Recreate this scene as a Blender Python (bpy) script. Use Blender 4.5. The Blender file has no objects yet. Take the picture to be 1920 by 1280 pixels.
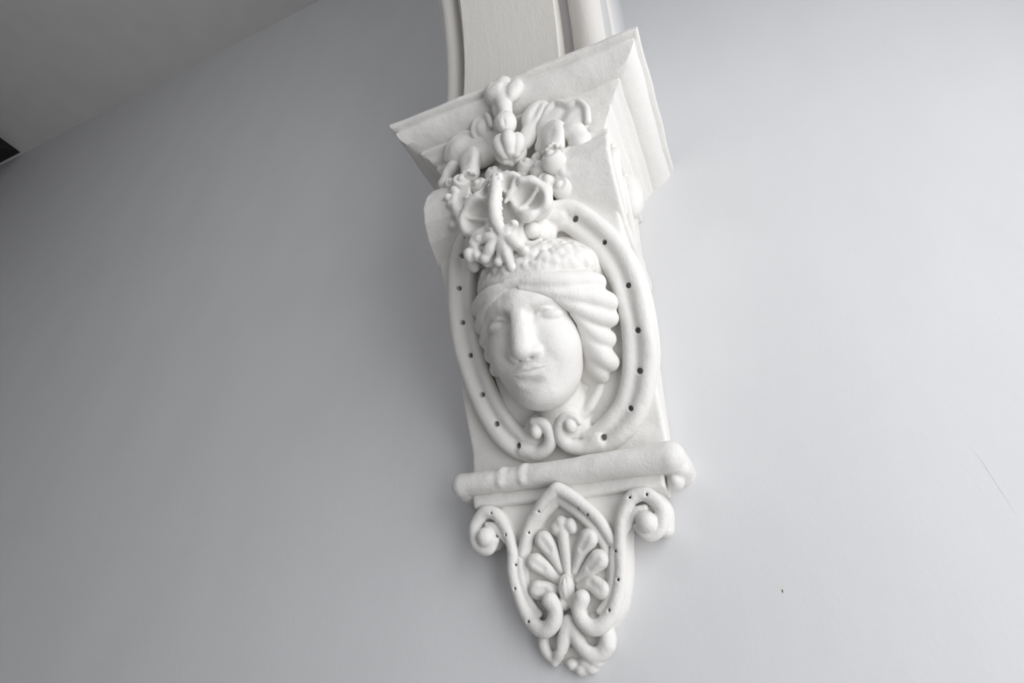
import bpy, math, random
import numpy as np
from mathutils import Matrix, Vector

random.seed(4)
rng = np.random.default_rng(4)
scene = bpy.context.scene
COL = scene.collection

# ------------------------------------------------------------------ camera
F_PX, YAW, PITCH, ROLL = 1076.45, 0.43004, 0.59108, 0.02745
CAM = Vector((0.27306, -0.84, -0.96909))
cam_data = bpy.data.cameras.new('camera')
cam_data.sensor_fit = 'HORIZONTAL'
cam_data.sensor_width = 36.0
cam_data.lens = F_PX / 1920.0 * 36.0
cam_data.clip_start = 0.02
cam = bpy.data.objects.new('camera', cam_data)
COL.objects.link(cam)
fwd = Vector((-math.sin(YAW) * math.cos(PITCH), math.cos(YAW) * math.cos(PITCH), math.sin(PITCH)))
r0 = Vector((math.cos(YAW), math.sin(YAW), 0.0))
u0 = r0.cross(fwd)
rt = math.cos(ROLL) * r0 + math.sin(ROLL) * u0
up = -math.sin(ROLL) * r0 + math.cos(ROLL) * u0
M = Matrix((rt, up, -fwd)).transposed().to_4x4()
M.translation = CAM
cam.matrix_world = M
scene.camera = cam

# ------------------------------------------------------------------ light
HALL = 2.208            # hall width (wall to wall)
CEIL = 1.838            # ceiling height above the abacus
FLOOR = -2.50
XR, XL = 1.15, -4.6     # end walls
WIN = (-1.75, -0.28, -2.00, 0.50)   # window opening in the right end wall: y0, y1, z0, z1

world = bpy.data.worlds.new('world')
scene.world = world
world.use_nodes = True
bg = world.node_tree.nodes['Background']
bg.inputs['Color'].default_value = (0.86, 0.92, 1.0, 1)
bg.inputs['Strength'].default_value = 1.0

wl = bpy.data.lights.new('window_daylight', 'AREA')
wl.shape = 'RECTANGLE'
wl.size = WIN[3] - WIN[2] - 0.1
wl.size_y = WIN[1] - WIN[0] - 0.1
wl.energy = 27.5
wl.color = (1.0, 1.0, 1.0)
wlo = bpy.data.objects.new('window_daylight', wl)
COL.objects.link(wlo)
wlo.location = (XR + 0.10, (WIN[0] + WIN[1]) / 2, (WIN[2] + WIN[3]) / 2)
wlo.rotation_euler = (0, math.radians(90), 0)

# added fill light, in an invented opening high in the opposite wall
FILL_OPENING = (-0.95, 0.25, 0.75, 1.70)      # x0, x1, z0, z1
fl2 = bpy.data.lights.new('added_fill_light', 'AREA')
fl2.shape = 'RECTANGLE'
fl2.size = FILL_OPENING[1] - FILL_OPENING[0] - 0.1
fl2.size_y = FILL_OPENING[3] - FILL_OPENING[2] - 0.1
fl2.energy = 4.6
flo = bpy.data.objects.new('added_fill_light', fl2)
COL.objects.link(flo)
flo.location = ((FILL_OPENING[0] + FILL_OPENING[1]) / 2, -HALL - 0.10, (FILL_OPENING[2] + FILL_OPENING[3]) / 2)
flo.rotation_euler = (math.radians(90), 0, 0)

scene.view_settings.view_transform = 'Standard'
scene.view_settings.look = 'None'
scene.view_settings.exposure = 0.0
scene.view_settings.gamma = 1.0
scene.view_settings.use_curve_mapping = False


# ------------------------------------------------------------------ materials
def paint(name, col, rough=0.6, grain=(260.0, 0.05), lump=(38.0, 0.10), stretch=(1, 1, 1), tint=0.03, dist=0.004):
    m = bpy.data.materials.new(name)
    m.use_nodes = True
    nt = m.node_tree
    b = nt.nodes['Principled BSDF']
    b.inputs['Roughness'].default_value = rough
    b.inputs['Specular IOR Level'].default_value = 0.3
    tc = nt.nodes.new('ShaderNodeTexCoord')
    mp = nt.nodes.new('ShaderNodeMapping')
    mp.inputs['Scale'].default_value = stretch
    nt.links.new(tc.outputs['Object'], mp.inputs['Vector'])
    n1 = nt.nodes.new('ShaderNodeTexNoise')
    n1.inputs['Scale'].default_value = grain[0]
    n1.inputs['Detail'].default_value = 3
    n2 = nt.nodes.new('ShaderNodeTexNoise')
    n2.inputs['Scale'].default_value = lump[0]
    n2.inputs['Detail'].default_value = 4
    n3 = nt.nodes.new('ShaderNodeTexNoise')
    n3.inputs['Scale'].default_value = 7.0
    n3.inputs['Detail'].default_value = 4
    for n in (n1, n2, n3):
        nt.links.new(mp.outputs['Vector'], n.inputs['Vector'])
    b1 = nt.nodes.new('ShaderNodeBump')
    b1.inputs['Strength'].default_value = grain[1]
    b1.inputs['Distance'].default_value = dist
    b2 = nt.nodes.new('ShaderNodeBump')
    b2.inputs['Strength'].default_value = lump[1]
    b2.inputs['Distance'].default_value = dist * 2
    nt.links.new(n1.outputs['Fac'], b1.inputs['Height'])
    nt.links.new(n2.outputs['Fac'], b2.inputs['Height'])
    nt.links.new(b1.outputs['Normal'], b2.inputs['Normal'])
    nt.links.new(b2.outputs['Normal'], b.inputs['Normal'])
    cr = nt.nodes.new('ShaderNodeValToRGB')
    cr.color_ramp.elements[0].position = 0.35
    cr.color_ramp.elements[1].position = 0.65
    cr.color_ramp.elements[0].color = tuple(c * (1 - tint) for c in col) + (1,)
    cr.color_ramp.elements[1].color = tuple(min(1, c * (1 + tint * 0.4)) for c in col) + (1,)
    nt.links.new(n3.outputs['Fac'], cr.inputs['Fac'])
    nt.links.new(cr.outputs['Color'], b.inputs['Base Color'])
    return m


MAT = {
    'plaster': paint('corbel_plaster_paint', (0.785, 0.766, 0.736), 0.55, (320, 0.16), (60, 0.20)),
    'rough': paint('stippled_plaster_paint', (0.785, 0.766, 0.736), 0.6, (330, 0.10), (110, 0.9)),
    'cream': paint('arch_cream_paint', (0.72, 0.69, 0.65), 0.5, (240, 0.08), (60, 0.1), (1, 1, 0.08)),
    'wall': paint('wall_emulsion', (0.705, 0.703, 0.708), 0.62, (170, 0.05), (26, 0.06), (1, 1, 0.45), 0.02),
    'ceiling': paint('ceiling_emulsion', (0.74, 0.73, 0.72), 0.7, (150, 0.10), (30, 0.1)),
    'dado': paint('dado_paint', (0.78, 0.785, 0.80), 0.6),
    'dark': paint('dark_stained_timber', (0.02, 0.017, 0.02), 0.5, (40, 0.2), (14, 0.2), (1, 8, 1), 0.3),
    'floor': paint('floor_boards', (0.30, 0.28, 0.26), 0.5, (40, 0.2), (14, 0.2), (1, 8, 1), 0.3),
    'grime': paint('hole_grime', (0.16, 0.10, 0.05), 0.9),
}


# ------------------------------------------------------------------ scene helpers
BASE = np.array([0.0, 0.0, -0.90])       # where the corbel's empty sits


def mesh_np(name, verts, faces, smooth=True):
    verts = np.asarray(verts, np.float32)
    faces = np.asarray(faces, np.int32)
    me = bpy.data.meshes.new(name)
    nv, nf, k = len(verts), len(faces), faces.shape[1]
    me.vertices.add(nv)
    me.vertices.foreach_set('co', verts.ravel())
    me.loops.add(nf * k)
    me.loops.foreach_set('vertex_index', faces.ravel())
    me.polygons.add(nf)
    me.polygons.foreach_set('loop_start', np.arange(0, nf * k, k, dtype=np.int32))
    me.polygons.foreach_set('use_smooth', np.full(nf, smooth, bool))
    me.update(calc_edges=True)
    me.validate()
    return me


def link(name, me, mat, parent=None):
    o = bpy.data.objects.new(name, me)
    me.materials.append(MAT[mat])
    COL.objects.link(o)
    if parent is not None:
        o.parent = parent
    return o


def tag(o, label, cat, kind=None, group=None):
    o['label'] = label
    o['category'] = cat
    if kind:
        o['kind'] = kind
    if group:
        o['group'] = group
    return o


def box_mesh(name, lo, hi):
    x0, y0, z0 = lo
    x1, y1, z1 = hi
    v = [(x0, y0, z0), (x1, y0, z0), (x1, y1, z0), (x0, y1, z0), (x0, y0, z1), (x1, y0, z1), (x1, y1, z1), (x0, y1, z1)]
    f = [(0, 3, 2, 1), (4, 5, 6, 7), (0, 1, 5, 4), (1, 2, 6, 5), (2, 3, 7, 6), (3, 0, 4, 7)]
    return mesh_np(name, v, f, False)


# ------------------------------------------------------------------ carving kit: distance fields meshed with surface nets
class Frame:
    def __init__(s, O, deg):
        t = math.radians(deg)
        s.O = np.array(O, float)
        s.U = np.array([1.0, 0, 0])
        s.V = np.array([0, -math.sin(t), math.cos(t)])
        s.N = np.array([0, -math.cos(t), -math.sin(t)])

    def world(s, p):
        return s.O + p[:, :1] * s.U + p[:, 1:2] * s.V + p[:, 2:3] * s.N


FW = Frame((0, 0, 0), 0)                 # x, height, distance out of the wall
FC = Frame((0, -0.045, -0.592), 30)      # the slanting front of the console
FT = Frame((0, -0.040, -0.70), 11)       # the pendant below the roll


def smin(a, b, k):
    if k <= 0:
        return np.minimum(a, b)
    h = np.maximum(k - np.abs(a - b), 0) / k
    return np.minimum(a, b) - h * h * k * 0.25


def catmull(pts, per=6):
    p = np.asarray(pts, float)
    if len(p) < 3:
        t = np.linspace(0, 1, per + 1)[:, None]
        return p[0] * (1 - t) + p[-1] * t
    q = np.vstack([2 * p[0] - p[1], p, 2 * p[-1] - p[-2]])
    out = []
    for i in range(1, len(q) - 2):
        a, b, c, d = q[i - 1], q[i], q[i + 1], q[i + 2]
        for t in np.linspace(0, 1, per, endpoint=False):
            out.append(0.5 * (2 * b + (c - a) * t + (2 * a - 5 * b + 4 * c - d) * t * t + (3 * b - a - 3 * c + d) * t ** 3))
    out.append(p[-1])
    return np.array(out)


class Carve:
    BIG = 0.05

    def __init__(s, frame, lo, hi, h=0.0018):
        s.fr, s.h = frame, h
        s.lo = np.array(lo, float)
        s.n = np.ceil((np.array(hi, float) - s.lo) / h).astype(int) + 1
        s.ax = [(s.lo[i] + h * np.arange(s.n[i])).astype(np.float32) for i in range(3)]
        s.f = np.full(s.n, s.BIG, np.float32)

    def reg(s, lo, hi):
        a = np.clip(np.floor((np.array(lo) - s.lo) / s.h).astype(int), 0, s.n)
        b = np.clip(np.ceil((np.array(hi) - s.lo) / s.h).astype(int) + 1, 0, s.n)
        sl = tuple(slice(a[i], b[i]) for i in range(3))
        return sl, s.ax[0][sl[0]][:, None, None], s.ax[1][sl[1]][None, :, None], s.ax[2][sl[2]][None, None, :]

    def put(s, sl, g, k, cut):
        if g.size == 0:
            return
        if cut:
            s.f[sl] = -smin(-s.f[sl], g, k)
        else:
            s.f[sl] = smin(s.f[sl], g, k)

    def ell(s, c, r, k=0.004, cut=False, rz=0.0, rx=0.0, ry=0.0):
        c = np.array(c, float)
        r = np.array(r if hasattr(r, '__len__') else (r, r, r), float)
        e = r.max() + k + 3 * s.h
        sl, X, Y, Z = s.reg(c - e, c + e)
        X, Y, Z = X - c[0], Y - c[1], Z - c[2]
        if rz:
            X, Y = X * math.cos(rz) + Y * math.sin(rz), -X * math.sin(rz) + Y * math.cos(rz)
        if rx:
            Y, Z = Y * math.cos(rx) + Z * math.sin(rx), -Y * math.sin(rx) + Z * math.cos(rx)
        if ry:
            X, Z = X * math.cos(ry) + Z * math.sin(ry), -X * math.sin(ry) + Z * math.cos(ry)
        k0 = np.sqrt((X / r[0]) ** 2 + (Y / r[1]) ** 2 + (Z / r[2]) ** 2)
        k1 = np.sqrt((X / r[0] ** 2) ** 2 + (Y / r[1] ** 2) ** 2 + (Z / r[2] ** 2) ** 2) + 1e-9
        s.put(sl, (k0 * (k0 - 1) / k1).astype(np.float32), k, cut)
        return s

    def stroke(s, pts, rad, k=0.004, cut=False, flat=1.0, per=6, n=None):
        """A tapering round bar along a smooth path; flat < 1 thins it along the frame's normal."""
        p = [tuple(q) + ((n,) if len(q) == 2 else ()) for q in pts]
        rad = list(rad) if hasattr(rad, '__len__') else [rad] * len(p)
        q = catmull([tuple(a) + (b,) for a, b in zip(p, rad)], per)
        P, Rr = q[:, :3].copy(), np.maximum(q[:, 3], 0.0004)
        e = Rr.max() + k + 3 * s.h
        sl, X, Y, Z = s.reg(P.min(0) - e, P.max(0) + e)
        g = np.full((X.shape[0], Y.shape[1], Z.shape[2]), s.BIG, np.float32)
        if g.size == 0:
            return s
        o = np.array([sl[0].start, sl[1].start, sl[2].start])
        for i in range(len(P) - 1):
            a, b, ra, rb = P[i], P[i + 1], Rr[i], Rr[i + 1]
            ee = max(ra, rb) + k + 3 * s.h
            s2, x, y, z = s.reg(np.minimum(a, b) - ee, np.maximum(a, b) + ee)
            x, y, z = x - a[0], y - a[1], (z - a[2]) / flat
            d = b - a
            d[2] /= flat
            L2 = max(float(d @ d), 1e-12)
            t = np.clip((x * d[0] + y * d[1] + z * d[2]) / L2, 0, 1)
            dd = np.sqrt((x - t * d[0]) ** 2 + (y - t * d[1]) ** 2 + (z - t * d[2]) ** 2) - (ra + (rb - ra) * t)
            l2 = tuple(slice(s2[j].start - o[j], s2[j].stop - o[j]) for j in range(3))
            if dd.size:
                g[l2] = np.minimum(g[l2], (dd * min(1.0, (1 + flat) / 2)).astype(np.float32))
        s.put(sl, g, k, cut)
        return s

    def slab(s, poly, n0, n1, rnd=0.003, k=0.004, cut=False, axes=(0, 1, 2)):
        """A polygon in two of the frame's axes, given thickness along the third, edges rounded."""
        P = np.array(poly, float)
        iu, iv, iw = axes
        lo, hi = np.zeros(3), np.zeros(3)
        e = rnd + k + 3 * s.h
        lo[iu], lo[iv], lo[iw] = P[:, 0].min() - e, P[:, 1].min() - e, n0 - e
        hi[iu], hi[iv], hi[iw] = P[:, 0].max() + e, P[:, 1].max() + e, n1 + e
        sl, X, Y, Z = s.reg(lo, hi)
        A = [X, Y, Z]
        u, v, w = A[iu], A[iv], A[iw]
        d2 = np.full(np.broadcast_shapes(u.shape, v.shape), 1e9, np.float32)
        ins = np.zeros(d2.shape, bool)
        m = len(P)
        for i in range(m):
            a, b = P[i], P[(i + 1) % m]
            ex, ey = b - a
            wx, wy = u - a[0], v - a[1]
            t = np.clip((wx * ex + wy * ey) / max(ex * ex + ey * ey, 1e-12), 0, 1)
            d2 = np.minimum(d2, (wx - t * ex) ** 2 + (wy - t * ey) ** 2)
            c = ((a[1] <= v) & (b[1] > v)) | ((b[1] <= v) & (a[1] > v))
            if abs(ey) > 1e-12:
                ins ^= c & (u < a[0] + (v - a[1]) * ex / ey)
        d = np.sqrt(d2)
        d = np.where(ins, -d, d) + rnd
        q = np.abs(w - (n0 + n1) / 2) - (n1 - n0) / 2 + rnd
        g = np.minimum(np.maximum(d, q), 0) + np.sqrt(np.maximum(d, 0) ** 2 + np.maximum(q, 0) ** 2) - rnd
        s.put(sl, g.astype(np.float32), k, cut)
        return s

    def top(s, u, v):
        """Height of the carved surface over (u, v)."""
        i, j = int(round((u - s.lo[0]) / s.h)), int(round((v - s.lo[1]) / s.h))
        k = np.nonzero(s.f[i, j] < 0)[0]
        return float(s.ax[2][k[-1]]) if len(k) else 0.0

    def hole(s, u, v, n, r=0.005, depth=0.016, tilt=(0, 0)):
        s.stroke([(u, v, n + 0.02), (u + tilt[0], v + tilt[1], n - depth)], r, 0.0008, True, per=2)
        return s

    def mesh(s, name, amp=0.0006, clip=True):
        f = s.f
        if clip:
            X, Y, Z = np.meshgrid(*s.ax, indexing='ij', sparse=True)
            d = -(s.fr.O[1] + Y * s.fr.V[1] + Z * s.fr.N[1])
            f = np.maximum(f, (-d - 0.002).astype(np.float32))
        f[0], f[-1], f[:, 0], f[:, -1], f[:, :, 0], f[:, :, -1] = [np.float32(s.BIG)] * 6
        ins = f < 0
        c = ins[:-1, :-1, :-1].astype(np.int8)
        for dx, dy, dz in ((1, 0, 0), (0, 1, 0), (1, 1, 0), (0, 0, 1), (1, 0, 1), (0, 1, 1), (1, 1, 1)):
            c = c + ins[dx:dx + f.shape[0] - 1, dy:dy + f.shape[1] - 1, dz:dz + f.shape[2] - 1]
        act = np.argwhere((c > 0) & (c < 8))
        idx = np.full(c.shape, -1, np.int32)
        idx[act[:, 0], act[:, 1], act[:, 2]] = np.arange(len(act))
        cor = np.array([(i & 1, (i >> 1) & 1, (i >> 2) & 1) for i in range(8)])
        val = np.stack([f[act[:, 0] + q[0], act[:, 1] + q[1], act[:, 2] + q[2]] for q in cor], 1)
        acc = np.zeros((len(act), 3))
        cnt = np.zeros(len(act))
        for i in range(8):
            for j in range(i + 1, 8):
                if np.abs(cor[i] - cor[j]).sum() != 1:
                    continue
                a, b = val[:, i], val[:, j]
                m = (a < 0) != (b < 0)
                t = np.where(m, a / np.where(m, a - b, 1), 0)
                acc += m[:, None] * (cor[i] + t[:, None] * (cor[j] - cor[i]))
                cnt += m
        P = s.lo + s.h * (act + acc / cnt[:, None])
        faces = []
        for ax in range(3):
            o1, o2 = (ax + 1) % 3, (ax + 2) % 3
            sa = [slice(1, -1)] * 3
            sb = [slice(1, -1)] * 3
            sa[ax] = slice(0, -1)
            sb[ax] = slice(1, None)
            A, B = ins[tuple(sa)], ins[tuple(sb)]
            e = np.argwhere(A != B)
            if not len(e):
                continue
            flip = A[e[:, 0], e[:, 1], e[:, 2]]
            e = e.copy()
            e[:, o1] += 1
            e[:, o2] += 1
            d1, d2 = np.eye(3, dtype=int)[o1], np.eye(3, dtype=int)[o2]
            q = [e - d1 - d2, e - d2, e, e - d1]
            Q = np.stack([idx[t[:, 0], t[:, 1], t[:, 2]] for t in q], 1)
            Q[~flip] = Q[~flip][:, ::-1]
            faces.append(Q)
        Fc = np.vstack(faces)
        # two light smoothing passes take the grid out, then a little hand-made unevenness
        for lam in (0.5, 0.5):
            sm = np.zeros_like(P)
            cn = np.zeros(len(P))
            for i in range(4):
                a, b = Fc[:, i], Fc[:, (i + 1) % 4]
                for k in range(3):
                    sm[:, k] += np.bincount(a, P[b, k], len(P)) + np.bincount(b, P[a, k], len(P))
                cn += np.bincount(a, minlength=len(P)) + np.bincount(b, minlength=len(P))
            P = P + lam * 0.6 * (sm / np.maximum(cn, 1)[:, None] - P)
        W = s.fr.world(P)
        if amp:
            for k in range(3):
                W[:, k] += amp * (np.sin(61 * W[:, 0] + 1.7 * k + 47 * W[:, 2]) * np.sin(53 * W[:, 1] + 2.1 * k + 29 * W[:, 2])
                                  + 0.5 * np.sin(143 * W[:, 0] - 1.1 * k) * np.sin(131 * W[:, 2] + 3 * k + 90 * W[:, 1]))
        return mesh_np(name, W - BASE, Fc)


def part(name, cv, parent, mat='plaster', amp=0.0006, clip=True):
    return link(name, cv.mesh(name, amp, clip), mat, parent)


# ------------------------------------------------------------------ the setting
T = 0.15
wb = link('wall_back', box_mesh('wall_back', (XL - T, 0, FLOOR), (XR + T, T, CEIL + T)), 'wall')
tag(wb, 'pale painted plaster wall carrying the white corbel', 'wall', 'structure')
fl = link('floor', box_mesh('floor', (XL - T, -HALL - T, FLOOR - T), (XR + T, T, FLOOR)), 'floor')
tag(fl, 'brown boarded hall floor below the view', 'floor', 'structure')
ce = link('ceiling', box_mesh('ceiling', (XL - T, -HALL - T, CEIL), (XR + T, 0, CEIL + T)), 'ceiling')
tag(ce, 'grey shaded flat ceiling at the upper left', 'ceiling', 'structure')
x0_, x1_, z0_, z1_ = FILL_OPENING  # opening made up to let the added fill light in
wv, wfc = [], []
for lo, hi in (((XL - T, -HALL - T, FLOOR), (XR + T, -HALL, z0_)), ((XL - T, -HALL - T, z1_), (XR + T, -HALL, CEIL)),
               ((XL - T, -HALL - T, z0_), (x0_, -HALL, z1_)), ((x1_, -HALL - T, z0_), (XR + T, -HALL, z1_))):
    b = len(wv)
    (a0, a1, a2), (b0, b1, b2) = lo, hi
    wv += [(a0, a1, a2), (b0, a1, a2), (b0, b1, a2), (a0, b1, a2), (a0, a1, b2), (b0, a1, b2), (b0, b1, b2), (a0, b1, b2)]
    wfc += [tuple(i + b for i in q) for q in ((0, 3, 2, 1), (4, 5, 6, 7), (0, 1, 5, 4), (1, 2, 6, 5), (2, 3, 7, 6), (3, 0, 4, 7))]
wf = link('wall_front', mesh_np('wall_front', wv, wfc, False), 'dado')
tag(wf, 'pale opposite hall wall facing the corbel wall', 'wall', 'structure')
w2 = link('wall_left', box_mesh('wall_left', (XL - T, -HALL, FLOOR), (XL, 0, CEIL)), 'wall')
tag(w2, 'pale far end wall of the hall', 'wall', 'structure')
# right end wall with the window opening
y0, y1, z0, z1 = WIN
rv, rf = [], []
for lo, hi in (((XR, -HALL, FLOOR), (XR + T, 0, z0)), ((XR, -HALL, z1), (XR + T, 0, CEIL)),
               ((XR, -HALL, z0), (XR + T, y0, z1)), ((XR, y1, z0), (XR + T, 0, z1))):
    b = len(rv)
    (a0, a1, a2), (b0, b1, b2) = lo, hi
    rv += [(a0, a1, a2), (b0, a1, a2), (b0, b1, a2), (a0, b1, a2), (a0, a1, b2), (b0, a1, b2), (b0, b1, b2), (a0, b1, b2)]
    rf += [tuple(i + b for i in q) for q in ((0, 3, 2, 1), (4, 5, 6, 7), (0, 1, 5, 4), (1, 2, 6, 5), (2, 3, 7, 6), (3, 0, 4, 7))]
wr = link('wall_right', mesh_np('wall_right', rv, rf, False), 'wall')
tag(wr, 'pale hall end wall with the window opening', 'wall', 'structure')

# small marks on the wall: a hairline scratch and a paint nib
def tube(name, pts, r, parent, mat, seg=8):
    P = np.array(pts, float)
    v, f = [], []
    for i, p in enumerate(P):
        t = P[min(i + 1, len(P) - 1)] - P[max(i - 1, 0)]
        t /= np.linalg.norm(t)
        a = np.cross(t, (0, 1, 0))
        a /= np.linalg.norm(a)
        b = np.cross(t, a)
        rr = r * (0.35 if i in (0, len(P) - 1) else 1)
        for k in range(seg):
            an = 2 * math.pi * k / seg
            v.append(p + rr * (math.cos(an) * a + math.sin(an) * b))
    for i in range(len(P) - 1):
        for k in range(seg):
            k2 = (k + 1) % seg
            f.append((i * seg + k, i * seg + k2, (i + 1) * seg + k2, (i + 1) * seg + k))
    return link(name, mesh_np(name, v, f), mat, parent)


tube('scratch', [(0.5209, 0, -0.660), (0.527, 0, -0.689), (0.531, 0, -0.719), (0.5351, 0, -0.752)], 0.00028, wb, 'wall')
tube('paint_nib', [(0.2692, 0.0005, -0.817), (0.2694, 0, -0.820), (0.2690, 0.0005, -0.8235)], 0.0008, wb, 'grime')

# dark raking timber that meets the ceiling at the far left
xs0, xs1, dd0, dd1, sl_ = -3.95, -3.40, 0.012, 1.3, 0.70
zz = CEIL - sl_ * (dd1 - dd0)
sv = [(xs0, -dd0, CEIL), (xs1, -dd0, CEIL), (xs1, -dd1, CEIL), (xs0, -dd1, CEIL), (xs0, -dd1, zz), (xs1, -dd1, zz)]
me = bpy.data.meshes.new('trim_2')
me.from_pydata(sv, [], [(0, 1, 2, 3), (3, 2, 5, 4), (0, 4, 5, 1), (1, 5, 2), (0, 3, 4)])
so = link('trim_2', me, 'dark')
tag(so, 'near-black raking timber soffit meeting the ceiling at far left', 'stair soffit', 'structure')

# the arch that springs from the corbel's abacus and crosses the hall
ARCH_R, ARCH_D = 0.82, 0.286
arch = bpy.data.objects.new('trim_1', None)
COL.objects.link(arch)
tag(arch, 'cream moulded transverse arch springing from the top of the corbel', 'arch', 'structure')


def arch_sweep(name, section, mat='cream', n=72, close=True):
    """section: list of (x, set-back from the soffit)."""
    v, f = [], []
    m = len(section)
    rows = [(math.pi, -0.012)] + [(math.pi - math.pi * i / n, 0) for i in range(n + 1)] + [(0.0, -0.012)]
    cy = -(ARCH_D + ARCH_R)
    for a, dz in rows:
        for x, o in section:
            r = ARCH_R + o
            v.append((x, cy - r * math.cos(a), r * math.sin(a) + dz))
    for i in range(len(rows) - 1):
        for k in range(m if close else m - 1):
            k2 = (k + 1) % m
            f.append((i * m + k, (i + 1) * m + k, (i + 1) * m + k2, i * m + k2))
    o = link(name, mesh_np(name, v, f, False), mat, arch)
    for p in o.data.polygons:
        p.use_smooth = True
    o.data.set_sharp_from_angle(angle=math.radians(35))
    return o


# the solid of the arch: side faces and spandrel up to the ceiling
HW = 0.192
cy = -(ARCH_D + ARCH_R)
sp_v, sp_f = [], []
NA = 72
for i in range(NA + 1):
    a = math.pi - math.pi * i / NA
    r = ARCH_R + 0.04
    yy, z_ = cy - r * math.cos(a), r * math.sin(a)
    yo = -0.0 if i == 0 else yy
    for x in (-0.163, HW):
        sp_v.append((x, yy, z_))
    for x in (-0.163, HW):
        sp_v.append((x, yy, CEIL))
for i in range(NA):
    b, c = i * 4, (i + 1) * 4
    sp_f += [(b, c, c + 2, b + 2), (b + 1, b + 3, c + 3, c + 1), (b, b + 1, c + 1, c)]
# jambs behind the springing, back to each wall
for sgn, yw, b in ((1, 0.0, 0), (-1, -HALL, NA * 4)):
    n0 = len(sp_v)
    sp_v += [(-0.163, yw, -0.012), (HW, yw, -0.012), (-0.163, yw, CEIL), (HW, yw, CEIL)]
    sp_f += [(n0, b, b + 2, n0 + 2), (n0 + 1, n0 + 3, b + 3, b + 1), (n0, n0 + 1, b + 1, b)]
spandrel = link('spandrel', mesh_np('spandrel', sp_v, sp_f, False), 'wall', arch)
P_ = 0.100
arch_sweep('soffit_panel', [(-P_, 0.06), (-P_, 0.003), (-P_ + 0.003, 0), (P_ - 0.003, 0), (P_, 0.003), (P_, 0.06)])
for sgn in (-1, 1):
    rc, rr_, xo_ = (0.150, 0.030, 0.196) if sgn > 0 else (0.139, 0.022, 0.166)
    sec = []
    for i in range(13):
        an = math.pi * (i / 12)
        sec.append((sgn * (rc - rr_ * math.cos(an)), 0.044 - rr_ * math.sin(an)))
    sec = [(sgn * 0.098, 0.075), (sgn * 0.098, 0.040), (sgn * (rc - rr_ - 0.002), 0.040)] + sec + [(sgn * (xo_ - .006), 0.046), (sgn * (xo_ - .003), 0.048), (sgn * xo_, 0.055), (sgn * xo_, 0.075)]
    arch_sweep('roll_moulding', sec if sgn < 0 else sec[::-1])

# ------------------------------------------------------------------ the corbel
corbel = bpy.data.objects.new('corbel', None)
COL.objects.link(corbel)
corbel.location = tuple(BASE)
tag(corbel, 'white painted plaster corbel with a carved head in an oval frame', 'corbel')

# --- abacus: a moulding mitred round three sides
A_, DA = 0.2408, 0.3102
prof = [(0.030, 0.0), (0.005, 0.001), (0.0005, -0.001), (-0.0015, -0.006), (-0.001, -0.0125), (0.0030, -0.0155), (0.0100, -0.0160), (0.0105, -0.0205),
        (0.0085, -0.0225), (0.0095, -0.027), (0.0125, -0.033), (0.018, -0.040), (0.026, -0.046), (0.034, -0.050), (0.040, -0.0525),
        (0.0460, -0.0530), (0.0475, -0.0565), (0.0450, -0.0585), (0.048, -0.0615), (0.053, -0.0645), (0.058, -0.069), (0.0615, -0.0755),
        (0.0687, -0.0792), (0.0705, -0.0835), (0.0705, -0.090), (0.076, -0.096), (0.083, -0.106), (0.090, -0.118), (0.100, -0.128), (0.125, -0.130)]
v, f = [], []
NS = 26
for j, (ins_, z_) in enumerate(prof):
    hw, dp = A_ - ins_, DA - ins_
    row = []
    for i in range(NS):
        row.append((-hw, 0.001 - dp * i / NS))
    for i in range(NS):
        row.append((-hw + 2 * hw * i / NS, -dp))
    for i in range(NS + 1):
        row.append((hw, -dp + (dp + 0.001) * i / NS))
    for (x, y) in row:
        w = 0.0008 * math.sin(37 * x + 19 * y + 3 * j * .2) + 0.0006 * math.sin(83 * x - 61 * y)
        v.append((x + w, min(y + w, 0.002), z_ + 0.7 * w))
m = 3 * NS + 1
for j in range(len(prof) - 1):
    for i in range(m - 1):
        f.append((j * m + i, (j + 1) * m + i, (j + 1) * m + i + 1, j * m + i + 1))
me = mesh_np('abacus', np.array(v) - BASE, f)
abacus = link('abacus', me, 'plaster', corbel)
me.set_sharp_from_angle(angle=math.radians(42))
bv = abacus.modifiers.new('soft_edges', 'BEVEL')
bv.width = 0.0016
bv.segments = 2
bv.limit_method = 'ANGLE'
bv.angle_limit = math.radians(42)
cap = [(-A_ + 0.03, 0.0, 0.0), (A_ - 0.03, 0.0, 0.0), (A_ - 0.03, -DA + 0.03, 0.0), (-A_ + 0.03, -DA + 0.03, 0.0)]
me = bpy.data.meshes.new('abacus_top')
me.from_pydata([tuple(np.array(p) - BASE) for p in cap], [], [(0, 3, 2, 1)])
link('abacus_top', me, 'plaster', corbel)

# --- bell block behind the foliage and the tapering console box
cv = Carve(FW, (-0.18, -0.66, -0.01), (0.18, -0.06, 0.27), 0.0034)
bell = [(0.0, -0.11), (0.225, -0.11), (0.236, -0.14), (0.238, -0.19), (0.226, -0.23), (0.200, -0.27), (0.0, -0.32)]
cv.slab([(z_, d_) for d_, z_ in bell], -0.140, 0.140, 0.006, 0.0, axes=(1, 2, 0))
part('bell', cv, corbel)
cv = Carve(FW, (-0.18, -0.66, -0.01), (0.18, -0.22, 0.26), 0.0034)
cons = [(0.0, -0.24), (0.225, -0.28), (0.045 + 0.577 * 0.0, -0.592), (0.036, -0.645), (0.0, -0.645)]
cv.slab([(z_, d_) for d_, z_ in cons], -0.160, 0.160, 0.004, 0.0, axes=(1, 2, 0))
part('console', cv, corbel)

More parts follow.
